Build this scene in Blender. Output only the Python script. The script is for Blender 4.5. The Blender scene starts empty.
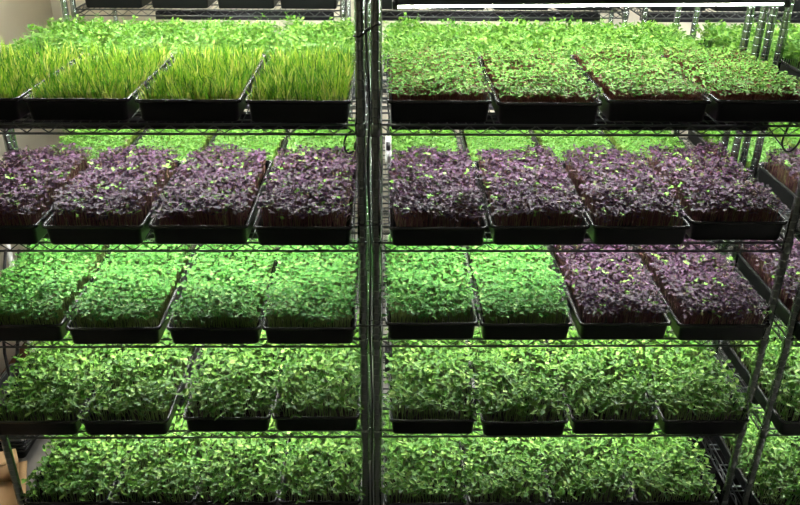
import bpy, math, random
import numpy as np
from mathutils import Matrix, Vector

R = random.Random(7)
scene = bpy.context.scene
COL = scene.collection
PI = math.pi

# ------------------------------------------------------------------ helpers
def link(o):
    COL.objects.link(o)
    return o

def mesh_from(name, V, faces, mats, attrs=None, smooth=True, mat_idx=None):
    """V (n,3); faces: list of int arrays (m,k) -> one mesh."""
    V = np.asarray(V, np.float32)
    me = bpy.data.meshes.new(name)
    faces = [np.asarray(f, np.int32) for f in faces if len(f)]
    loops = np.concatenate([f.ravel() for f in faces])
    sizes = np.concatenate([np.full(len(f), f.shape[1], np.int32) for f in faces])
    starts = np.concatenate([[0], np.cumsum(sizes)[:-1]]).astype(np.int32)
    me.vertices.add(len(V)); me.vertices.foreach_set('co', V.ravel())
    me.loops.add(len(loops)); me.loops.foreach_set('vertex_index', loops)
    me.polygons.add(len(sizes)); me.polygons.foreach_set('loop_start', starts)
    try:
        me.polygons.foreach_set('loop_total', sizes)
    except Exception:
        pass
    if smooth:
        me.polygons.foreach_set('use_smooth', np.ones(len(sizes), bool))
    if mat_idx is not None:
        me.polygons.foreach_set('material_index', np.asarray(mat_idx, np.int32))
    for k, a in (attrs or {}).items():
        at = me.attributes.new(k, 'FLOAT', 'POINT')
        at.data.foreach_set('value', np.asarray(a, np.float32))
    me.update(calc_edges=True)
    me.validate()
    for m in (mats if isinstance(mats, (list, tuple)) else [mats]):
        me.materials.append(m)
    return me

class MB:
    """collects boxes, tubes, lathes into one mesh"""
    def __init__(self):
        self.V = []; self.F = {}; self.n = 0
    def add(self, V, faces):
        V = np.asarray(V, float)
        for f in faces:
            self.F.setdefault(len(f), []).append([i + self.n for i in f])
        self.V.append(V); self.n += len(V)
    def box(self, x0, x1, y0, y1, z0, z1):
        V = [(x, y, z) for z in (z0, z1) for y in (y0, y1) for x in (x0, x1)]
        self.add(V, [(0, 2, 3, 1), (4, 5, 7, 6), (0, 1, 5, 4), (2, 6, 7, 3), (0, 4, 6, 2), (1, 3, 7, 5)])
    def tube(self, pts, r, n=6, caps=True):
        pts = [Vector(p) for p in pts]
        V = []; m = len(pts)
        up = Vector((0, 0, 1))
        d0 = (pts[1] - pts[0]).normalized()
        if abs(d0.z) > .9: up = Vector((1, 0, 0))
        for i, p in enumerate(pts):
            a = pts[max(i - 1, 0)]; b = pts[min(i + 1, m - 1)]
            d = (b - a).normalized()
            s = d.cross(up)
            if s.length < 1e-4: s = d.cross(Vector((0, 1, 0)))
            s.normalize(); t = s.cross(d).normalized()
            rr = r[i] if isinstance(r, (list, tuple)) else r
            for k in range(n):
                a_ = 2 * PI * k / n
                V.append(p + s * (rr * math.cos(a_)) + t * (rr * math.sin(a_)))
        F = []
        for i in range(m - 1):
            for k in range(n):
                k2 = (k + 1) % n
                F.append((i * n + k, i * n + k2, (i + 1) * n + k2, (i + 1) * n + k))
        if caps:
            F.append(tuple(range(n - 1, -1, -1)))
            F.append(tuple((m - 1) * n + k for k in range(n)))
        self.add(V, F)
    def lathe(self, prof, n=12, cx=0, cy=0):
        V = []; m = len(prof)
        for (r, z) in prof:
            for k in range(n):
                a = 2 * PI * k / n
                V.append((cx + r * math.cos(a), cy + r * math.sin(a), z))
        F = []
        for i in range(m - 1):
            for k in range(n):
                k2 = (k + 1) % n
                F.append((i * n + k, i * n + k2, (i + 1) * n + k2, (i + 1) * n + k))
        F.append(tuple(range(n - 1, -1, -1))); F.append(tuple((m - 1) * n + k for k in range(n)))
        self.add(V, F)
    def rings(self, rings, closed_bottom=False, closed_top=False):
        """rings of equal vertex count"""
        n = len(rings[0]); V = [v for r in rings for v in r]; F = []
        for i in range(len(rings) - 1):
            for k in range(n):
                k2 = (k + 1) % n
                F.append((i * n + k, i * n + k2, (i + 1) * n + k2, (i + 1) * n + k))
        if closed_bottom: F.append(tuple(range(n - 1, -1, -1)))
        if closed_top: F.append(tuple((len(rings) - 1) * n + k for k in range(n)))
        self.add(V, F)
    def mesh(self, name, mat, smooth=False):
        V = np.concatenate(self.V)
        return mesh_from(name, V, [np.array(f) for f in self.F.values()], mat, smooth=smooth)

def obj(name, me, parent=None, loc=(0, 0, 0), rotz=0, kind=None):
    o = link(bpy.data.objects.new(name, me))
    o.location = loc; o.rotation_euler = (0, 0, rotz)
    if parent: o.parent = parent
    if kind: o['kind'] = kind
    return o

def thing(name, label, cat, loc=(0, 0, 0), rotz=0, group=None):
    o = link(bpy.data.objects.new(name, None))
    o.empty_display_size = .05
    o.location = loc; o.rotation_euler = (0, 0, rotz)
    tag(o, label, cat, group)
    return o

def tag(o, label, cat, group=None):
    o['label'] = label; o['category'] = cat
    if group: o['group'] = group
    return o

def dup(root, loc, rotz, label, group=None, scale=None):
    r = root.copy(); COL.objects.link(r); r.location = loc; r.rotation_euler = (0, 0, rotz)
    r['label'] = label
    if group: r['group'] = group
    if scale: r.scale = scale
    for ch in list(root.children):
        c = ch.copy(); COL.objects.link(c); c.parent = r
        for g in ch.children:
            d = g.copy(); COL.objects.link(d); d.parent = c
    return r

# ------------------------------------------------------------------ materials
def nodes(name):
    m = bpy.data.materials.new(name); m.use_nodes = True
    nt = m.node_tree; nt.nodes.clear()
    out = nt.nodes.new('ShaderNodeOutputMaterial')
    return m, nt, out

def pbr(name, col, rough=.5, metal=0, spec=.5, noise=None, bump=0, bscale=60):
    m, nt, out = nodes(name)
    b = nt.nodes.new('ShaderNodeBsdfPrincipled')
    b.inputs['Base Color'].default_value = (*col, 1)
    b.inputs['Roughness'].default_value = rough
    b.inputs['Metallic'].default_value = metal
    b.inputs['Specular IOR Level'].default_value = spec
    nt.links.new(b.outputs[0], out.inputs[0])
    if noise or bump:
        tc = nt.nodes.new('ShaderNodeTexCoord')
    if noise:
        sc, c2, lo, hi = noise
        n = nt.nodes.new('ShaderNodeTexNoise'); n.inputs['Scale'].default_value = sc; n.inputs['Detail'].default_value = 6
        r = nt.nodes.new('ShaderNodeValToRGB')
        r.color_ramp.elements[0].position = lo; r.color_ramp.elements[0].color = (*col, 1)
        r.color_ramp.elements[1].position = hi; r.color_ramp.elements[1].color = (*c2, 1)
        nt.links.new(tc.outputs['Object'], n.inputs['Vector'])
        nt.links.new(n.outputs['Fac'], r.inputs[0]); nt.links.new(r.outputs[0], b.inputs['Base Color'])
    if bump:
        n = nt.nodes.new('ShaderNodeTexNoise'); n.inputs['Scale'].default_value = bscale; n.inputs['Detail'].default_value = 4
        bp = nt.nodes.new('ShaderNodeBump'); bp.inputs['Strength'].default_value = bump; bp.inputs['Distance'].default_value = .01
        nt.links.new(tc.outputs['Object'], n.inputs['Vector'])
        nt.links.new(n.outputs['Fac'], bp.inputs['Height']); nt.links.new(bp.outputs[0], b.inputs['Normal'])
    return m

def leafmat(name, stops, rough=.35, trans=.32, gloss=.5):
    """stops: (position, colour) over the per-leaf random attribute; colour of the leaf itself"""
    m, nt, out = nodes(name)
    at = nt.nodes.new('ShaderNodeAttribute'); at.attribute_name = 'rnd'
    r = nt.nodes.new('ShaderNodeValToRGB')
    el = r.color_ramp.elements
    while len(el) < len(stops): el.new(.5)
    for e, (p, c) in zip(el, stops): e.position = p; e.color = (*c, 1)
    nt.links.new(at.outputs['Fac'], r.inputs[0])
    b = nt.nodes.new('ShaderNodeBsdfPrincipled')
    b.inputs['Roughness'].default_value = rough
    b.inputs['Specular IOR Level'].default_value = gloss
    t = nt.nodes.new('ShaderNodeBsdfTranslucent')
    mx = nt.nodes.new('ShaderNodeMixShader'); mx.inputs[0].default_value = trans
    nt.links.new(r.outputs[0], b.inputs['Base Color']); nt.links.new(r.outputs[0], t.inputs['Color'])
    nt.links.new(b.outputs[0], mx.inputs[1]); nt.links.new(t.outputs[0], mx.inputs[2])
    nt.links.new(mx.outputs[0], out.inputs[0])
    return m

def emit(name, col, s):
    m, nt, out = nodes(name)
    e = nt.nodes.new('ShaderNodeEmission'); e.inputs[0].default_value = (*col, 1); e.inputs[1].default_value = s
    nt.links.new(e.outputs[0], out.inputs[0])
    return m

CHROME = pbr('chrome_post', (.30, .335, .315), .27, 1.0)
WIRE = pbr('chrome_wire', (.13, .14, .137), .28, 1.0)
BLACKPL = pbr('black_tray_plastic', (.008, .0095, .0095), .42, 0, .3)
SHEETM = pbr('floor_sheet_black', (.006, .006, .006), .8, 0, .15)  # for the sheet added to darken the floor
RIMPL = pbr('black_rim_plastic', (.016, .018, .018), .26, 0, .7)
SOIL = pbr('soil', (.007, .005, .003), .95, 0, .1, noise=(90, (.020, .013, .008), .35, .7), bump=.6, bscale=180)
WALLM = pbr('painted_wall', (.74, .70, .58), .75, 0, .3, noise=(1.6, (.68, .64, .52), .4, .7))
CEIL = pbr('ceiling_paint', (.35, .35, .34), .9)
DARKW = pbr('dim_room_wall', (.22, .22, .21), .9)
CONC = pbr('concrete_floor', (.42, .41, .38), .7, 0, .4, noise=(5, (.33, .32, .30), .35, .7), bump=.1, bscale=40)
CABLE = pbr('black_cable', (.012, .012, .013), .4, 0, .5)
HOUS = pbr('dark_lamp_housing', (.02, .02, .028), .4)
WHITEP = pbr('white_plastic', (.75, .76, .74), .35)
CARD = pbr('cardboard', (.50, .33, .17), .85, 0, .2, noise=(9, (.16, .085, .035), .62, .72))
COIR = pbr('brown_coir', (.13, .06, .03), .95, 0, .1, noise=(40, (.05, .025, .014), .3, .7), bump=.7, bscale=120)
BASEB = pbr('white_baseboard', (.55, .53, .47), .5)
LED = emit('led_glow', (1.0, .985, .94), 93.0)

# ------------------------------------------------------------------ setting
def struct(name, me):
    o = obj(name, me); o['kind'] = 'structure'; return o
XL, XR, YB, YF, ZC = -1.74, 3.4, 2.40, -3.6, 2.95
def slab(name, b, mat):
    m = MB(); m.box(*b); return struct(name, m.mesh(name, mat))
slab('floor', (XL - .1, XR + .1, YF - .1, YB + .1, -.1, 0), CONC)
slab('ceiling', (XL - .1, XR + .1, YF - .1, YB + .1, ZC, ZC + .1), CEIL)
slab('wall_left', (XL - .1, XL, YF, YB, 0, ZC), WALLM)
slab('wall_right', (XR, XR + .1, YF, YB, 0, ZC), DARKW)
slab('wall_back', (XL - .1, XR + .1, YB, YB + .1, 0, ZC), WALLM)
slab('wall_front', (XL - .1, XR + .1, YF - .1, YF, 0, ZC), WALLM)
slab('baseboard_back', (XL, XR, YB - .012, YB, 0, .09), BASEB)

# ------------------------------------------------------------------ wire racks
_cache = {}
def post_mesh(h):
    k = ('post', round(h, 2))
    if k in _cache: return _cache[k]
    prof = []; r = .0127; z = .03; p = .0254
    prof += [(r, .03)]
    while z + p < h:
        z += p
        prof += [(r, z - .0040), (r, z - .0014), (r - .0004, z - .0008), (r - .0004, z + .0008), (r, z + .0014), (r, z + .0040)]
    prof += [(r, h - .004), (r - .004, h)]
    m = MB(); m.lathe(prof, 14)
    _cache[k] = m.mesh('post', CHROME, True); return _cache[k]
def foot_mesh():
    if 'foot' in _cache: return _cache['foot']
    m = MB(); m.lathe([(.016, 0), (.017, .004), (.015, .01), (.006, .012), (.006, .028), (.0127, .03)], 14)
    _cache['foot'] = m.mesh('foot', BLACKPL, True); return _cache['foot']
def sleeve_mesh():
    if 'sl' in _cache: return _cache['sl']
    m = MB(); m.lathe([(.0132, -.034), (.0152, -.032), (.0160, -.004), (.0148, .002), (.0132, .004)], 14)
    _cache['sl'] = m.mesh('corner_sleeve', CHROME, True); return _cache['sl']

def truss(m, a, b, axis):
    """top wire, bottom wire and zigzag from a to b along axis, at the other coordinate fixed"""
    def P(t, z, off=0):
        return (t, a[1] + off, z) if axis == 0 else (a[0] + off, t, z)
    t0, t1 = (a[0], b[0]) if axis == 0 else (a[1], b[1])
    m.tube([P(t0, -.003), P(t1, -.003)], .0033, 6)
    m.tube([P(t0, -.0300), P(t1, -.0300)], .0033, 6)
    n = max(2, round((t1 - t0) / .030)); pts = []
    for i in range(n + 1):
        t = t0 + (t1 - t0) * i / n
        pts.append(P(t, -.0055 if i % 2 == 0 else -.0275))
    m.tube(pts, .0022, 5)

def shelf_parts(w, d):
    k = ('shelf', round(w, 3), round(d, 3))
    if k in _cache: return _cache[k]
    g = .013
    s = MB()
    n = round((w - .03) / .0254)
    for i in range(n + 1):
        x = .015 + (w - .03) * i / n
        s.tube([(x, -.002, -.0045), (x, .001, .0005), (x, d - .001, .0005), (x, d + .002, -.0045)], .0017, 5)
    for y in (d * .25, d * .5, d * .75):
        s.tube([(0, y, -.0045), (w, y, -.0045)], .003, 6)
        s.tube([(0, y, -.026), (w, y, -.026)], .0026, 6)
    surf = s.mesh('wire_shelf', WIRE, True)
    e = MB(); truss(e, (g, 0), (w - g, 0), 0); front = e.mesh('truss_edge', WIRE, True)
    e = MB(); truss(e, (0, g), (0, d - g), 1); side = e.mesh('truss_side', WIRE, True)
    _cache[k] = (surf, front, side); return _cache[k]

def rack(label, x0, x1, y0, d, zs, h, group=None):
    w = x1 - x0
    t = thing('wire_shelving_rack', label, 'shelving rack', (x0, y0, 0), 0, group)
    for (x, y) in ((0, 0), (w, 0), (0, d), (w, d)):
        p = obj('post', post_mesh(h), t, (x, y, 0))
        obj('foot', foot_mesh(), p)
    surf, fr, si = shelf_parts(w, d)
    for z in zs:
        s = obj('wire_shelf', surf, t, (0, 0, z))
        obj('front_truss', fr, s); obj('back_truss', fr, s, (0, d, 0))
        obj('side_truss', si, s); obj('side_truss', si, s, (w, 0, 0))
        for (x, y) in ((0, 0), (w, 0), (0, d), (w, d)):
            obj('corner_sleeve', sleeve_mesh(), s, (x, y, 0))
    return t

ZS = [1.945, 1.56, 1.2041, .8721, .5169, .16]
DB = -.085
ZB = [1.92] + [z + DB for z in ZS[1:5]] + [.10]
D = .46
YB0, DBACK = .555, .665
FRONT = {'wall': (-1.185, 0.0), 'mid': (.041, 1.2518), 'end': (1.3282, 2.54)}
BACK = {'wall': (-1.215, 0.0), 'mid': (.041, 1.2518), 'end': (1.3282, 2.54)}
ZT = [1.90, 1.56, 1.15, .75, .30]
YT0 = 1.735
THIRD = {'wall': (-1.372, -.13), 'mid': (-.05, 1.19), 'end': (1.28, 2.50)}
NAME = {'wall': 'rack by the beige wall', 'mid': 'middle rack', 'end': 'end rack'}
FG = 'wire racks in the front row'; BG = 'wire racks in the second row'; TG = 'wire racks in the third row'
for k, s in (('wall', 'chrome wire shelving rack of green and purple trays beside the beige wall, front row'),
             ('mid', 'chrome wire shelving rack in the middle of the front row, full of trays'),
             ('end', 'chrome wire shelving rack cut off by the picture edge, beyond the two slanting posts')):
    rack(s, *FRONT[k], 0, D, ZS, 2.2, FG)
for k, s in (('wall', 'wire rack with pea shoots and lime trays, behind the rack by the beige wall'),
             ('mid', 'wire rack with pea shoots and lime trays, behind the middle rack'),
             ('end', 'wire rack with pea shoots and lime trays, behind the end rack')):
    rack(s, *BACK[k], YB0, DBACK, ZB, 2.2, BG)
for k, s in (('wall', 'farthest wire rack with black trays, near the corner of the beige walls'),
             ('mid', 'farthest wire rack with black trays, beyond the pea shoots of the middle rack'),
             ('end', 'farthest wire rack with black trays, beyond the four clustered posts')):
    rack(s, *THIRD[k], YT0, .57, [z + 0 for z in ZT], 2.2, TG)

# ------------------------------------------------------------------ lamps
def lamp_proto(L, skirt):
    k = ('lamp', round(L, 2), skirt)
    if k in _cache: return _cache[k]
    h = MB(); h.box(-L / 2, L / 2, -.017, .017, .004, .022)
    h.box(-L / 2, L / 2, -.011, .011, .022, .028)
    if skirt:                                                         # front lip added to hide the tube's glow from the front
        for sg in (-1,):
            h.add([(x, sg * a, z) for x in (-L / 2, L / 2) for a, z in ((.017, .006), (.0185, .006), (.0255, -.010), (.024, -.010))],
                  [(0, 1, 5, 4), (1, 2, 6, 5), (2, 3, 7, 6), (3, 0, 4, 7), (3, 2, 1, 0), (4, 5, 6, 7)])
    t = MB(); n = 7; r = .0078
    ring = lambda x: [(x, r * math.cos(PI + PI * i / (n - 1)), .004 + 1.1 * r * math.sin(PI + PI * i / (n - 1))) for i in range(n)]
    t.rings([ring(-L / 2 + .012), ring(L / 2 - .012)], True, True)
    c = MB(); c.box(-.007, .007, -.018, .018, -.007, .0225)
    _cache[k] = (h.mesh('housing', HOUS), t.mesh('led_tube', LED), c.mesh('end_cap', HOUS)); return _cache[k]
def lamp(label, x0, x1, y, z, group, rot=0, skirt=True, hang=None):
    L = x1 - x0; hm, tm, cm = lamp_proto(L, skirt)
    t = thing('led_strip_light', label, 'grow light', ((x0 + x1) / 2, y, z), rot, group)
    obj('housing', hm, t); obj('led_tube', tm, t)
    if hang:                                                          # wire hangers up to the shelf
        for sx in (-.42, -.14, .14, .42):
            m = MB(); m.tube([(0, 0, .027), (0, 0, hang - z - .004)], .0014, 5)
            obj('hanger', m.mesh('hanger', WIRE, True), t, (sx * L, 0, 0))
    obj('end_cap', cm, t, (-L / 2 + .006, 0, 0)); obj('end_cap', cm, t, (L / 2 - .006, 0, 0))
SH = ['uppermost', 'top', 'second', 'third', 'fourth', 'bottom']
for k in FRONT:
    x0, x1 = FRONT[k]; x0 += .045; x1 -= .045
    for i in range(5):
        yy = [.20, .42] if i < 3 else [.25, .42]; rot = 0
        if i == 0: yy = [.190 if k == 'mid' else .335, .46]; rot = .068 if k == 'mid' else 0
        for j, y in enumerate(yy):
            place = 'front lamp' if j == 0 else 'rear lamp'
            what = 'glowing white LED strip light' if i == 0 and k == 'mid' and j == 0 else 'LED strip light'
            lamp(f'{what}, {place} under the {SH[i]} shelf of the {NAME[k]}', x0, x1, y, (1.845 if k == 'mid' and j == 0 else 1.873) if i == 0 else ZS[i] - .063, 'grow lights under front row shelves', rot if j == 0 else 0, i > 0, ZS[0] if i == 0 else None)
for k in BACK:
    x0, x1 = BACK[k]; x0 += .045; x1 -= .045
    for i in range(3):
        for j, y in enumerate((.81, 1.07) if i < 2 else (.95,)):
            where = ('front lamp', 'rear lamp')[j] if i < 2 else 'single lamp'
            lamp(f'LED strip light, {where} under the {SH[i]} shelf behind the {NAME[k]}', x0, x1, y, ZB[i] - .063, 'grow lights under second row shelves')
for k in THIRD:
    x0, x1 = THIRD[k]; x0 += .06; x1 -= .06
    if k == 'wall': x0 += .25
    lamp(f'dark LED strip light under black trays of farthest rack, beyond the {k if k == "end" else {"wall": "wall-side", "mid": "middle"}[k]} rack', x0, x1, 1.98, ZT[1] - .078, 'grow lights of the third row')

for nm, x, y, rz, e in (('added unseen ceiling fill light brightening the beige wall', -1.50, 1.72, PI / 2, 90.0),
                        ('added unseen ceiling fill light brightening the front stems of the racks', .40, -1.5, 0, 4.0)):
    t = thing('fill_light', nm, 'fill light', (x, y, ZC - .001), rz)  # unseen fill lights, added to brighten the left wall and front stems
    L = .45 if rz else .6
    m = MB(); m.box(-L - .02, L + .02, -.06, .06, -.05, 0); obj('housing', m.mesh('housing', WHITEP), t)
    m = MB(); m.box(-L, L, -.05, .05, -.085, -.05); obj('diffuser', m.mesh('diffuser', emit('fill_glow', (1, .95, .85), e)), t)
# ------------------------------------------------------------------ trays
HT = .0587
def rrect(hx, hy, z, r=.013, n=5):
    out = []
    for cx, cy, a0 in ((hx - r, hy - r, 0), (-hx + r, hy - r, PI / 2), (-hx + r, -hy + r, PI), (hx - r, -hy + r, 1.5 * PI)):
        for i in range(n):
            a = a0 + PI / 2 * i / (n - 1)
            out.append((cx + r * math.cos(a), cy + r * math.sin(a), z))
    return out
def tray_meshes():
    m = MB()
    m.rings([rrect(.1265, .2615, .0), rrect(.1285, .2635, .003), rrect(.1315, .2665, .046), rrect(.1318, .2668, .0465), rrect(.1325, .2675, .0545),
             rrect(.129, .2635, .0545), rrect(.1275, .262, .0405), rrect(.124, .259, .006)], True, True)
    body = m.mesh('tray_body', BLACKPL)
    m = MB()
    m.rings([rrect(.1312, .2657, .0530), rrect(.1390, .2725, .0500, .016), rrect(.1397, .2732, .0560, .016), rrect(.1385, .2722, .0585, .016),
             rrect(.1335, .2675, .0587), rrect(.1312, .2653, .0565), rrect(.1290, .2630, .0520)])
    rim = m.mesh('rim', RIMPL, True)
    nx, ny = 14, 26; V = []; F = []; rr = np.random.default_rng(5)
    for j in range(ny + 1):
        for i in range(nx + 1):
            V.append((-.1255 + .251 * i / nx, -.2595 + .519 * j / ny, .034 + rr.uniform(-.002, .002)))
    for j in range(ny):
        for i in range(nx):
            a = j * (nx + 1) + i; F.append((a, a + 1, a + nx + 2, a + nx + 1))
    soil = mesh_from('soil', V, [np.array(F)], SOIL)
    return body, rim, soil
BODY, RIM, SOILM = tray_meshes()
_m = MB(); _m.rings([rrect(.115, .2495, .0), rrect(.117, .2515, .002), rrect(.1285, .263, .0495), rrect(.1312, .2653, .0535), rrect(.1295, .2635, .0535), rrect(.1268, .2613, .0495), rrect(.1150, .2495, .0030)], True, True)
NEST = _m.mesh('tray_body', BLACKPL)

# ---- seedlings
HEART = (np.array([(0, 0, 0), (.5, 0, -.07), (.84, 0, -.03), (.18, .27, .03), (.6, .52, .06), (1.0, .30, .03), (.18, -.27, .03), (.6, -.52, .06), (1.0, -.30, .03)]),
         [np.array([(0, 1, 4, 3), (1, 2, 5, 4), (0, 6, 7, 1), (1, 7, 8, 2)])])
OVAL = (np.array([(0, 0, 0), (.30, 0, -.05), (.68, 0, -.05), (1, 0, 0), (.26, .34, .04), (.66, .42, .05), (.26, -.34, .04), (.66, -.42, .05)]),
        [np.array([(1, 2, 5, 4), (1, 6, 7, 2)]), np.array([(0, 1, 4), (2, 3, 5), (0, 6, 1), (2, 7, 3)])])

def leaf_batch(P, az, el, roll, L, W, tpl, droop=None):
    T, TF = tpl; n = len(P); m = len(T)
    f = np.stack([np.cos(az) * np.cos(el), np.sin(az) * np.cos(el), np.sin(el)], 1)
    s = np.stack([-np.sin(az), np.cos(az), np.zeros(n)], 1)
    u = np.cross(f, s)
    cr, sr = np.cos(roll)[:, None], np.sin(roll)[:, None]
    s2 = s * cr + u * sr; u2 = u * cr - s * sr
    V = (P[:, None, :] + f[:, None, :] * (T[None, :, 0:1] * L[:, None, None]) + s2[:, None, :] * (T[None, :, 1:2] * W[:, None, None])
         + u2[:, None, :] * (T[None, :, 2:3] * L[:, None, None]))
    if droop is not None:
        V[:, :, 2] -= (T[None, :, 0] ** 2) * droop[:, None]
    F = [(fc[None] + (np.arange(n) * m)[:, None, None]).reshape(-1, fc.shape[1]) for fc in TF]
    return V.reshape(-1, 3), F, m

def strip_batch(P0, P1, P2, w, n_seg=4, twist=None, taper=True):
    """flat blades along quadratic curves P0-P1-P2"""
    n = len(P0); V = []
    d = P2 - P0; az = np.arctan2(d[:, 1], d[:, 0]) + (twist if twist is not None else 0)
    s = np.stack([-np.sin(az), np.cos(az), np.zeros(n)], 1)
    for i in range(n_seg + 1):
        t = i / n_seg
        c = P0 * (1 - t) ** 2 + P1 * 2 * t * (1 - t) + P2 * t * t
        ww = w * ((1 - t ** 2.2) * (.75 + .5 * t) + .06 if taper else 1)
        V.append(c + s * ww[:, None] / 2); V.append(c - s * ww[:, None] / 2)
    V = np.stack(V, 1); m = V.shape[1]
    q = np.array([(2 * i, 2 * i + 1, 2 * i + 3, 2 * i + 2) for i in range(n_seg)])
    F = [(q[None] + (np.arange(n) * m)[:, None, None]).reshape(-1, 4)]
    return V.reshape(-1, 3), F, m

def stem_batch(P0, P1, P2, r0, r1):
    n = len(P0); V = []
    for i, t in enumerate((0, .5, 1)):
        c = P0 * (1 - t) ** 2 + P1 * 2 * t * (1 - t) + P2 * t * t
        r = r0 * (1 - t) + r1 * t
        for k in range(3):
            a = 2 * PI * k / 3
            V.append(c + np.array([math.cos(a), math.sin(a), 0])[None] * np.asarray(r).reshape(-1, 1))
    V = np.stack(V, 1)
    q = np.array([(i * 3 + k, i * 3 + (k + 1) % 3, (i + 1) * 3 + (k + 1) % 3, (i + 1) * 3 + k) for i in range(2) for k in range(3)])
    F = [(q[None] + (np.arange(n) * 9)[:, None, None]).reshape(-1, 4)]
    return V.reshape(-1, 3), F, 9

def merge(parts):
    Vs = []; Fs = {}; n = 0; A = []
    for (V, F, m), rnd in parts:
        Vs.append(V); A.append(rnd if len(rnd) == len(V) else np.repeat(rnd, m))
        for f in F: Fs.setdefault(f.shape[1], []).append(f + n)
        n += len(V)
    return np.concatenate(Vs), [np.concatenate(v) for v in Fs.values()], np.concatenate(A)

def spots(rng, sp, hx=.122, hy=.256, jit=.45):
    nx = max(1, int(2 * hx / sp)); ny = max(1, int(2 * hy / (sp * .92)))
    X, Y = np.meshgrid(np.linspace(-hx, hx, nx), np.linspace(-hy, hy, ny))
    X = X + np.where(np.arange(ny)[:, None] % 2, sp / 2, 0)
    p = np.stack([X.ravel(), Y.ravel()], 1) + rng.uniform(-jit, jit, (X.size, 2)) * sp
    p[:, 0] = np.clip(p[:, 0], -hx, hx); p[:, 1] = np.clip(p[:, 1], -hy, hy)
    return p

def lowfreq(rng, p, amp):
    v = np.zeros(len(p))
    for _ in range(7):
        k = rng.uniform(8, 38, 2) * rng.choice([-1, 1], 2); v += np.sin(p @ k + rng.uniform(0, 6.28))
    return v * amp / 2.6

def seedlings(kind, seed):
    S = KINDS[kind]; rng = np.random.default_rng(seed)
    p = spots(rng, S['sp'], S.get('hx', .122)); n = len(p)
    h = S['h'] * (1 + rng.normal(0, S.get('hv', .10), n)) + lowfreq(rng, p, S.get('wave', .005))
    edge = np.stack([(p[:, 0] / .122) ** 5 * S.get('spill', .014), (p[:, 1] / .256) ** 9 * S.get('spill', .014)], 1)
    h = h - .35 * np.linalg.norm(edge, axis=1)
    lean = rng.normal(0, S.get('lean', .008), (n, 2)) + edge
    P0 = np.concatenate([p, np.full((n, 1), .032)], 1)
    P2 = np.concatenate([p + lean, (.034 + h)[:, None]], 1)
    P1 = np.concatenate([p + rng.normal(0, .003, (n, 2)), (.034 + .6 * h)[:, None]], 1)
    rnd = rng.uniform(0, 1, n)
    stems = []; leaves = []
    if S['type'] == 'grass':
        stems.append((stem_batch(P0, (P0 + P1) / 2, P1, .0011, .0008), rnd))
        for j in range(2):
            tip = P2 + np.concatenate([rng.normal(0, .008, (n, 2)), rng.uniform(-.024, .012, (n, 1))], 1)
            b = strip_batch(P0 + rng.normal(0, .002, (n, 3)), P1 + rng.normal(0, .003, (n, 3)), tip, rng.uniform(.0034, .0058, n), 4, rng.uniform(0, 6.28, n))
            fade = np.array([.32, .32, .24, .24, .12, .12, 0, 0, 0, 0])      # blades are paler towards their base
            leaves.append((b, np.clip((rng.uniform(0, .85, n)[:, None] + fade[None]).ravel(), 0, 1)))
        return leaves, stems
    stems.append((stem_batch(P0, P1, P2, S.get('r', .0008), S.get('r', .0008) * .8), rnd))
    az = rng.uniform(0, 2 * PI, n)
    tpl = HEART if S['type'] == 'heart' else OVAL
    L0, L1 = S['L']; asp = S['asp']
    if S['type'] in ('heart', 'oval'):
        for j in range(2):
            L = rng.uniform(L0, L1, n); el = rng.normal(S['el'], .28, n)
            a2 = az + j * PI + rng.normal(0, .35, n)
            leaves.append((leaf_batch(P2, a2, el, rng.normal(0, .35, n), L, L * asp, tpl, L * rng.uniform(0, .35, n)), np.clip(rnd + rng.normal(0, .015, n), 0, 1) if S.get('same', 1) else rng.uniform(0, 1, n)))
        if S.get('true'):
            kk = rng.uniform(0, 1, n) < S['true']
            q = P2[kk] + np.array([0, 0, .004]); m = len(q)
            for j in range(2):
                L = rng.uniform(L0, L1, m) * .75
                leaves.append((leaf_batch(q, az[kk] + PI / 2 + j * PI, rng.normal(.9, .25, m), rng.normal(0, .3, m), L, L * .42, OVAL), rnd[kk]))
    if S['type'] == 'pea':
        for lv in range(S['lv']):
            t = .42 + .58 * (lv + rng.uniform(0, 1, n)) / S['lv']
            t = np.clip(t, 0, 1)[:, None]
            c = P0 * (1 - t) ** 2 + P1 * 2 * t * (1 - t) + P2 * t * t
            a0 = rng.uniform(0, 2 * PI, n)
            for j in range(2):
                L = rng.uniform(L0, L1, n) * (1.1 - .25 * (t[:, 0] > .93))
                off = np.stack([np.cos(a0), np.sin(a0), np.full(n, .35)], 1) * rng.uniform(.004, .016, n)[:, None]
                leaves.append((leaf_batch(c + off, a0 + (j - .5) * 2.2 + rng.normal(0, .3, n), rng.normal(.35, .35, n), rng.normal(0, .4, n), L, L * asp, OVAL), rng.uniform(0, 1, n)))
        tip = P2 + np.concatenate([rng.normal(0, .012, (n, 2)), rng.uniform(.004, .022, (n, 1))], 1)
        stems.append((strip_batch(P2, P2 + (tip - P2) * .5 + rng.normal(0, .003, (n, 3)), tip, np.full(n, .0011), 3), rnd))
    return leaves, stems

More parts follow.
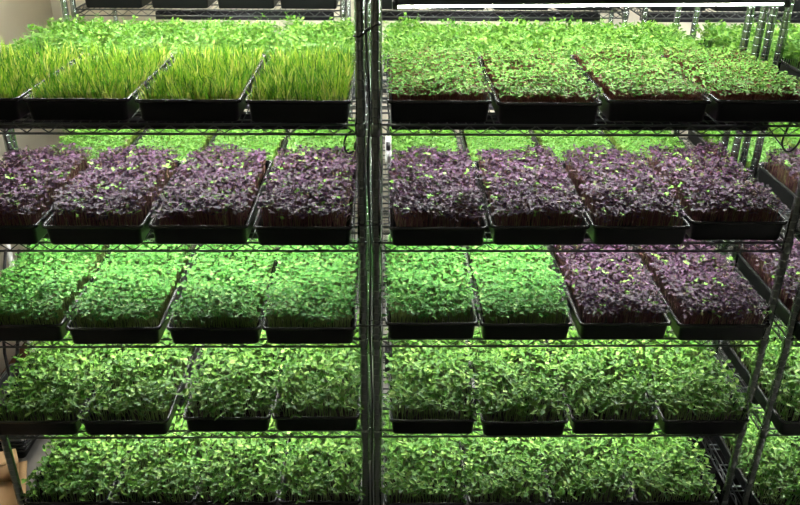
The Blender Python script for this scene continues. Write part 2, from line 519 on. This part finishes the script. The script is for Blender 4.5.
G = lambda r, g, b: (r, g, b)
KINDS = {
 'purple': dict(hx=.1150, type='heart', sp=.0084, h=.063, hv=.11, L=(.0095, .0150), asp=.80, el=.20, spill=0.0072, wave=.006, lean=.007, r=.00085,
    leaf=leafmat('purple_leaf', [(0, (.015, .005, .013)), (.45, (.042, .016, .038)), (.90, (.115, .053, .112)), (.93, (.120, .085, .045)), (.945, (.16, .34, .05)), (1, (.26, .55, .10))], .38, .14, .30),
    stem=leafmat('maroon_stem', [(0, (.17, .065, .07)), (.6, (.26, .12, .11)), (.85, (.40, .30, .16)), (1, (.42, .42, .18))], .5, .15, .3)),
 'broccoli': dict(hx=.1185, type='heart', sp=.0086, h=.062, hv=.09, L=(.0095, .0145), asp=.85, el=.18, spill=0.0077, wave=.005, lean=.007, r=.0008, same=0,
    leaf=leafmat('green_leaf', [(0, (.035, .15, .022)), (.5, (.080, .29, .042)), (.88, (.16, .41, .075)), (1, (.32, .56, .15))], .42, .18, .2),
    stem=leafmat('pale_green_stem', [(0, (.24, .38, .09)), (1, (.42, .52, .18))], .5, .25, .3)),
 'sunflower': dict(hx=.1245, type='oval', sp=.0135, h=.062, hv=.13, L=(.0175, .0265), asp=.62, el=.38, spill=0.0090, wave=.008, lean=.010, r=.0013, same=0, true=.12,
    leaf=leafmat('broad_green_leaf', [(0, (.038, .125, .018)), (.5, (.092, .24, .030)), (.88, (.18, .36, .055)), (1, (.34, .52, .14))], .38, .18, .25),
    stem=leafmat('thick_green_stem', [(0, (.17, .32, .07)), (1, (.34, .48, .15))], .45, .25, .4)),
 'grass': dict(hx=.122, type='grass', sp=.0086, h=.045, hv=.24, spill=0.0059, wave=.006, lean=.008,
    leaf=leafmat('yellow_green_blade', [(0, (.018, .085, .008)), (.28, (.08, .26, .016)), (.55, (.24, .46, .03)), (.75, (.42, .56, .06)), (.9, (.68, .68, .18)), (1, (.82, .78, .38))], .38, .28, .4),
    stem=leafmat('pale_shoot_base', [(0, (.35, .40, .08)), (1, (.55, .52, .20))], .5, .3, .3)),
 'pea': dict(type='pea', sp=.0165, h=.082, hv=.12, L=(.012, .019), asp=.80, lv=5, spill=0.0099, wave=.010, lean=.012, r=.0011,
    leaf=leafmat('pea_leaf', [(0, (.065, .22, .018)), (.6, (.15, .35, .035)), (1, (.28, .48, .08))], .38, .20, .4),
    stem=leafmat('pea_stem', [(0, (.14, .36, .06)), (1, (.26, .48, .10))], .5, .3, .3)),
 'redstem': dict(hx=.1205, type='heart', sp=.0082, h=.045, hv=.11, L=(.0075, .0118), asp=.85, el=.16, spill=0.0063, wave=.004, lean=.007, r=.0009, same=0,
    leaf=leafmat('pale_green_leaf', [(0, (.07, .20, .026)), (.5, (.14, .33, .046)), (.92, (.28, .50, .10)), (.96, (.20, .14, .06)), (1, (.20, .10, .06))], .42, .18, .22),
    stem=leafmat('red_stem', [(0, (.17, .045, .03)), (1, (.28, .11, .06))], .5, .2, .3)),
 'lime': dict(hx=.1150, type='heart', sp=.0074, h=.044, hv=.08, L=(.0072, .0105), asp=.85, el=.12, spill=0.0036, wave=.002, lean=.006, r=.0008, same=0,
    leaf=leafmat('lime_leaf', [(0, (.07, .22, .020)), (.6, (.115, .31, .034)), (1, (.19, .41, .065))], .4, .36, .4),
    stem=leafmat('lime_stem', [(0, (.28, .45, .08)), (1, (.40, .55, .14))], .5, .3, .3)),
}
PROTO = {}
TEXT = {'purple': 'purple radish', 'broccoli': 'bright green broccoli', 'sunflower': 'broad-leaved green', 'grass': 'yellow-green grass', 'pea': 'curly pea',
        'redstem': 'red-stemmed green', 'lime': 'lime green'}
GRP = {'purple': 'trays of purple microgreens', 'broccoli': 'trays of small-leaved green microgreens', 'sunflower': 'trays of broad-leaved microgreens', 'grass': 'trays of grass shoots',
       'pea': 'trays of pea shoots', 'redstem': 'trays of red-stemmed microgreens', 'lime': 'trays of lime green microgreens'}
PARTN = {'purple': 'purple_leaves', 'grass': 'grass_blades'}
NVAR = {'purple': 4, 'broccoli': 3, 'sunflower': 4, 'grass': 3, 'pea': 3, 'redstem': 3, 'lime': 2}
def variant(kind, i):
    i %= NVAR[kind]
    if (kind, i) not in PROTO:
        lv, st = seedlings(kind, 100 + 17 * i + len(kind) * 7)
        V, F, A = merge(lv); ml = mesh_from(kind + '_leaves', V, F, KINDS[kind]['leaf'], {'rnd': A}, smooth=True)
        V, F, A = merge(st); ms = mesh_from(kind + '_stems', V, F, KINDS[kind]['stem'], {'rnd': A}, smooth=True)
        PROTO[(kind, i)] = [ml, ms, None]
    return PROTO[(kind, i)]
count = {}
def tray(kind, label, x, y, z, rot=None, sx=1.022, sz=1.08):
    """x centre, y of the front rim edge, z of the shelf top"""
    i = count.get(kind, 0); count[kind] = i + 1
    pr = variant(kind, i)
    rz = (PI if (i // NVAR[kind]) % 2 else 0) + (rot if rot is not None else R.uniform(-.006, .006))
    loc = (x, y + .2725, z + .0022)
    if pr[2] is None:
        t = thing('microgreen_tray', label, 'tray of microgreens', loc, rz, GRP[kind])
        obj('tray_body', BODY, t); obj('rim', RIM, t); obj('soil', SOILM, t)
        obj({'grass': 'blade_canopy'}.get(kind, 'leaf_canopy'), pr[0], t, kind='stuff')
        obj('stem_growth', pr[1], t, kind='stuff')
        pr[2] = t; t.scale = (sx, 1, sz)
        return t
    return dup(pr[2], loc, rz, label, GRP[kind], (sx, 1, sz))

LEV = {1: 'top', 2: 'second', 3: 'third', 4: 'fourth', 5: 'bottom'}
ORDW = ['beside the beige wall', 'second from the beige wall', 'third from the beige wall', 'against the twin posts']
ORDM = ['against the twin posts', 'second from the twin posts', 'third from the twin posts', 'against the slanting post']
def lab(kind, k, lev, i):
    o = {'wall': ORDW, 'mid': ORDM}[k][i] if k in ('wall', 'mid') else ['nearest the slanting posts', 'at the picture edge'][i]
    r = {'wall': 'wall-side rack', 'mid': 'middle rack', 'end': 'end rack'}[k]
    return f'{TEXT[kind]} seedling tray {o}, {LEV[lev]} shelf of {r}'
# x centre, front y
WALLX = {1: [(-1.056, .004), (-.762, .003), (-.463, -.003), (-.165, -.009)],
         2: [(-1.060, -.034), (-.763, -.035), (-.463, -.033), (-.166, -.040)],
         3: [(-1.053, -.027), (-.754, -.045), (-.451, -.046), (-.163, -.046)],
         4: [(-1.064, -.035), (-.772, -.036), (-.447, -.020), (-.160, -.019)],
         5: [(-1.027, -.021), (-.732, -.025), (-.447, -.025), (-.158, -.025)]}
MIDX = {1: [(.214, -.004), (.508, -.020), (.814, .006), (1.112, .010)],
        2: [(.219, -.043), (.511, -.036), (.804, -.035), (1.098, -.004)],
        3: [(.208, -.019), (.500, -.025), (.802, -.023), (1.106, -.031)],
        4: [(.223, -.037), (.518, -.047), (.813, -.041), (1.110, -.044)],
        5: [(.205, -.035), (.495, -.035), (.785, -.035), (1.075, -.035)]}
WK = {1: ['grass'] * 4, 2: ['purple'] * 4, 3: ['broccoli'] * 4, 4: ['sunflower'] * 4, 5: ['sunflower'] * 4}
MK = {1: ['redstem'] * 4, 2: ['purple'] * 4, 3: ['broccoli', 'broccoli', 'purple', 'purple'], 4: ['sunflower'] * 4, 5: ['sunflower'] * 4}
for lev in range(1, 6):
    for i in range(4):
        x, y = WALLX[lev][i]; tray(WK[lev][i], lab(WK[lev][i], 'wall', lev, i), x, y, ZS[lev])
    for i in range(4):
        x, y = MIDX[lev][i]; tray(MK[lev][i], lab(MK[lev][i], 'mid', lev, i), x, y, ZS[lev])
EK = {1: 'pea', 2: 'purple', 3: 'purple', 4: 'sunflower', 5: 'sunflower'}
for lev in range(1, 6):
    for i in range(2):
        tray(EK[lev], lab(EK[lev], 'end', lev, i), (1.492 if lev != 3 else 1.478) + .295 * i, (-.02, -.045, -.05, -.05, -.05)[lev - 1], ZS[lev])
# second row: pea shoots above, lime green below
PX = {'wall': [], 'mid': [], 'end': [1.48, 1.78]}
LX = {'wall': [-1.066, -.765, -.473, -.180], 'mid': [.214, .516, .815, 1.110], 'end': [1.50, 1.80, 2.10]}
PX['mid'] = [.205, .495, .795, 1.085]; PX['wall'] = [-1.11, -.805, -.495, -.185]
for k in PX:
    for i, x in enumerate(PX[k]):
        o = {'wall': ORDW, 'mid': ORDM, 'end': ['nearest the slanting posts', 'at the picture edge']}[k][i]
        tray('pea', f'pea shoot tray {o}, behind top shelf of { {"wall": "wall-side rack", "mid": "middle rack", "end": "end rack"}[k] }', x, .665, ZB[1])
for k in LX:
    for i, x in enumerate(LX[k]):
        o = {'wall': ORDW, 'mid': ORDM, 'end': ['nearest the slanting posts', 'second from the slanting posts', 'at the picture edge']}[k][i]
        r = {'wall': 'wall-side rack', 'mid': 'middle rack', 'end': 'end rack'}[k]
        lt = tray('lime', f'lime green tray {o}, behind purple trays of {r}', x, .665, ZB[2])
        if k == 'wall' and i == 0: LIMEWALL = lt

# stray tall shoot in the lime tray by the wall
rng = np.random.default_rng(3); n = 26
base = np.array([[-.075, -.12, .04], [-.035, -.13, .04], [-.055, -.10, .04]])[rng.integers(0, 3, n)]
pos = base + np.stack([rng.normal(0, .016, n), rng.normal(0, .012, n), rng.uniform(.055, .105, n)], 1)
L = rng.uniform(.013, .020, n)
V, F, A = merge([(leaf_batch(pos, rng.uniform(0, 6.28, n), rng.normal(.3, .3, n), rng.normal(0, .3, n), L, L * .8, OVAL), rng.uniform(.2, .9, n))])
ts = obj('tall_shoot', mesh_from('tall_shoot', V, F, KINDS['pea']['leaf'], {'rnd': A}), LIMEWALL)
V, F, A = merge([(stem_batch(base, (base + pos) / 2 + np.array([0, 0, .012]), pos, .0010, .0007), rng.uniform(0, 1, n))])
obj('shoot_stem', mesh_from('shoot_stem', V, F, KINDS['pea']['stem'], {'rnd': A}), ts)
# third row: plain black trays with dark soil
for k, xs in (('wall', [-1.19, -.885, -.58, -.29]), ('mid', [.10, .40, .70, 1.00]), ('end', [1.44, 1.74, 2.04])):
    for i, x in enumerate(xs):
        o = {'wall': ['in the corner by the beige wall', 'second from the corner', 'third from the corner', 'nearest the twin posts'],
             'mid': ['nearest the twin posts', 'second from the twin posts', 'third from the twin posts', 'fourth from the twin posts'],
             'end': ['behind the four clustered posts', 'second past the clustered posts', 'at the picture edge']}[k][i]
        r = {'wall': 'wall-side', 'mid': 'middle', 'end': 'end'}[k]
        t = thing('seed_tray', f'plain black tray {o}, farthest rack beyond {r} pea shoots', 'tray', (x, YT0 + .2725, ZT[1] + .0022 + 0), 0, 'plain black trays on the farthest racks')
        obj('tray_body', BODY, t); obj('rim', RIM, t); obj('soil', SOILM, t)

# ------------------------------------------------------------------ things by the wall
for i in range(4):
    t = thing('empty_tray', ['empty black tray lying on the concrete floor, lowest of the nested stack', 'empty black tray nested second from the floor in the stack',
              'empty black tray nested third from the floor in the stack', 'empty black tray on top of the nested stack by the wall'][i], 'tray',
              (-1.515, .715, .0005 + .0165 * i), 0, 'empty nested trays on the floor')
    obj('tray_body', NEST, t); obj('rim', RIM, t)
# open cardboard box
def carton():
    t = thing('cardboard_box', 'open tan cardboard box with brown stains on the floor beside the slanting post', 'box', (-1.440, .130, 0), math.radians(20))
    w, d, h, th = .30, .36, .08, .005
    m = MB(); m.box(-w / 2, w / 2, -d / 2, d / 2, 0, th)
    m.box(-w / 2, -w / 2 + th, -d / 2, d / 2, th, h); m.box(w / 2 - th, w / 2, -d / 2, d / 2, th, h)
    m.box(-w / 2 + th, w / 2 - th, -d / 2, -d / 2 + th, th, h); m.box(-w / 2 + th, w / 2 - th, d / 2 - th, d / 2, th, h)
    obj('body', m.mesh('body', CARD), t)
    def flap(name, p0, p1, out, up):
        p0, p1, o_ = Vector(p0), Vector(p1), Vector((out[0], out[1], up)); n = (p1 - p0).cross(o_).normalized() * th
        V = [p0, p1, p1 + o_ - (p1 - p0) * .04, p0 + o_ + (p1 - p0) * .04]; V = V + [v + n for v in V]
        q = MB(); q.add(V, [(0, 1, 2, 3), (7, 6, 5, 4), (0, 4, 5, 1), (1, 5, 6, 2), (2, 6, 7, 3), (3, 7, 4, 0)])
        obj('flap', q.mesh(name, CARD), t)
    flap('flap', (w / 2, -d / 2, h), (w / 2, d / 2, h), (.03, 0), .012)
    flap('flap', (-w / 2, -d / 2, h), (w / 2, -d / 2, h), (0, -.10), -.02)
    flap('flap', (-w / 2, d / 2, h), (w / 2, d / 2, h), (0, .07), .012)
carton()
m = MB(); m.box(-1.735, -1.50, .97, 1.60, .0005, .016)
tag(obj('coir_mat', m.mesh('coir_mat', COIR)), 'brown coir mat on the floor along the beige wall', 'mat')
m = MB(); m.tube([(-1.60, 1.10, .017), (-1.66, 1.22, .9)], .0125, 10)
tag(obj('plastic_pipe', m.mesh('plastic_pipe', WHITEP, True)), 'white plastic pipe leaning on the beige wall behind the cables', 'pipe')
for i, (dx, r) in enumerate(((0, .007), (.05, .006))):
    m = MB(); m.tube([(-1.31 - dx, .62, .87), (-1.36 - dx * 1.3, .61, .62), (-1.40 - dx, .60, .42), (-1.455 - dx * .2, .61 , .15), (-1.47 - dx, .64, .085)], r, 7)
    tag(obj('power_cable', m.mesh('power_cable', CABLE, True)), ['thick black cable hanging down by the beige wall, nearer the trays', 'thin black cable hanging down by the beige wall, nearer the wall'][i], 'cable', 'black cables by the beige wall')

m = MB(); m.box(1.0, 2.65, -.02, 1.25, .0005, .006)  # dark sheet added to make the floor in this gap dark
tag(obj('dark_floor_sheet', m.mesh('dark_floor_sheet', SHEETM)), 'dark sheet added on the floor under the gap between the slanting posts', 'mat')
# cords between and around the posts
def cord(label, pts, r=.003, n=8):
    P = []
    pts = [Vector(p) for p in pts]
    for i in range(len(pts) - 1):
        a = pts[max(i - 1, 0)]; b = pts[i]; c = pts[i + 1]; d = pts[min(i + 2, len(pts) - 1)]
        for j in range(6):
            t = j / 6
            P.append(.5 * ((2 * b) + (c - a) * t + (2 * a - 5 * b + 4 * c - d) * t * t + (3 * b - a - 3 * c + d) * t ** 3))
    P.append(pts[-1])
    m = MB(); m.tube(P, r, n)
    tag(obj('hanging_cable', m.mesh('hanging_cable', CABLE, True)), label, 'cord')
cord('black power cord running down between the twin posts', [(.022, .05, 1.97), (.016, .045, 1.80), (.024, .05, 1.6), (.017, .05, 1.40), (.024, .05, 1.15), (.018, .05, .9), (.024, .05, .6), (.02, .05, .3), (.02, .06, .05)], .0032)
cord('small black cord loop beside the twin posts under the top shelf', [(-.022, .02, 1.535), (-.040, .02, 1.52), (-.047, .02, 1.49), (-.037, .02, 1.468), (-.020, .02, 1.475)], .0028)
cord('black cord loop hanging under the top shelf near the four clustered posts', [(1.235, .10, 1.555), (1.222, .10, 1.51), (1.218, .10, 1.475), (1.232, .10, 1.452), (1.252, .10, 1.452), (1.268, .10, 1.48), (1.272, .10, 1.53), (1.280, .10, 1.56)], .0032)
cord('thin pale cord slanting down to the black cord loop', [(1.165, .12, 1.53), (1.20, .12, 1.49), (1.232, .115, 1.455)], .0018)
def tie(label, z0, z1):
    m = MB(); r = .0148
    pts = []
    for i in range(13):
        a = PI / 2 + PI * i / 12; pts.append((r * math.cos(a), r * math.sin(a), z0))
    for i in range(13):
        a = -PI / 2 + PI * i / 12; pts.append((.041 + r * math.cos(a), r * math.sin(a), z1))
    pts.append(pts[0])
    m.tube(pts, .0022, 5)
    tag(obj('cable_tie', m.mesh('cable_tie', CABLE, True)), label, 'cable tie', 'cable ties on the twin posts')
tie('slanting black cable tie around the twin posts above the top shelf', 1.795, 1.825)
tie('black cable tie around the twin posts above the second shelf', 1.262, 1.264)
tie('black cable tie around the twin posts above the third shelf', .925, .928)
def timer(name, label, cat, x, y, z, w, h, mat, face):
    t = thing(name, label, cat, (x, y, z))
    m = MB(); m.rings([[(a, b - .015, c) for (a, c, b) in rrect(w / 2, h / 2, bb, .006, 4)] for bb in (0, .003, .027, .03)], True, True)
    obj('case', m.mesh('case', mat, False), t)
    m = MB(); m.box(-w * .32, w * .32, -.0185, -.0152, .0, h * .32); obj('face_plate', m.mesh('face_plate', face), t)
    m = MB(); m.tube([(0, 0, h / 2 - .001), (.003, 0, h / 2 + .06), (-.004, 0, h / 2 + .12)], .0028, 7); obj('cord', m.mesh('cord', CABLE, True), t)
timer('plug_timer', 'white plug timer with dark face hanging beside the twin posts', 'timer', .076, .30, 1.385, .020, .085, WHITEP, CABLE)
timer('power_adapter', 'black power adapter hanging beside the twin posts over the fourth shelf', 'adapter', .078, .30, .60, .026, .11, CABLE, HOUS)

# ------------------------------------------------------------------ world and camera
w = bpy.data.worlds.new('World'); scene.world = w; w.use_nodes = True
w.node_tree.nodes['Background'].inputs[0].default_value = (.02, .022, .024, 1)
w.node_tree.nodes['Background'].inputs[1].default_value = 1

cam = bpy.data.cameras.new('Camera'); co = link(bpy.data.objects.new('Camera', cam))
th, yaw, roll = .4632, -.0196, .0089
c, s = math.cos(yaw), math.sin(yaw)
right = Vector((c, s, 0)); fh = Vector((-s, c, 0)); zz = Vector((0, 0, 1))
fwd = fh * math.cos(th) - zz * math.sin(th); up = fh * math.sin(th) + zz * math.cos(th)
cr, sr = math.cos(roll), math.sin(roll)
r2 = right * cr + up * sr; u2 = up * cr - right * sr
M = Matrix((r2, u2, -fwd)).transposed().to_4x4(); M.translation = Vector((.0687, -2.1133, 2.2246))
co.matrix_world = M
cam.sensor_fit = 'HORIZONTAL'; cam.sensor_width = 36; cam.lens = 36 * 804.7372 / 800; cam.clip_start = .02
scene.camera = co

scene.view_settings.view_transform = 'Standard'
scene.view_settings.look = 'None'
scene.view_settings.gamma = 1
scene.view_settings.use_curve_mapping = False
scene.view_settings.exposure = 0.0
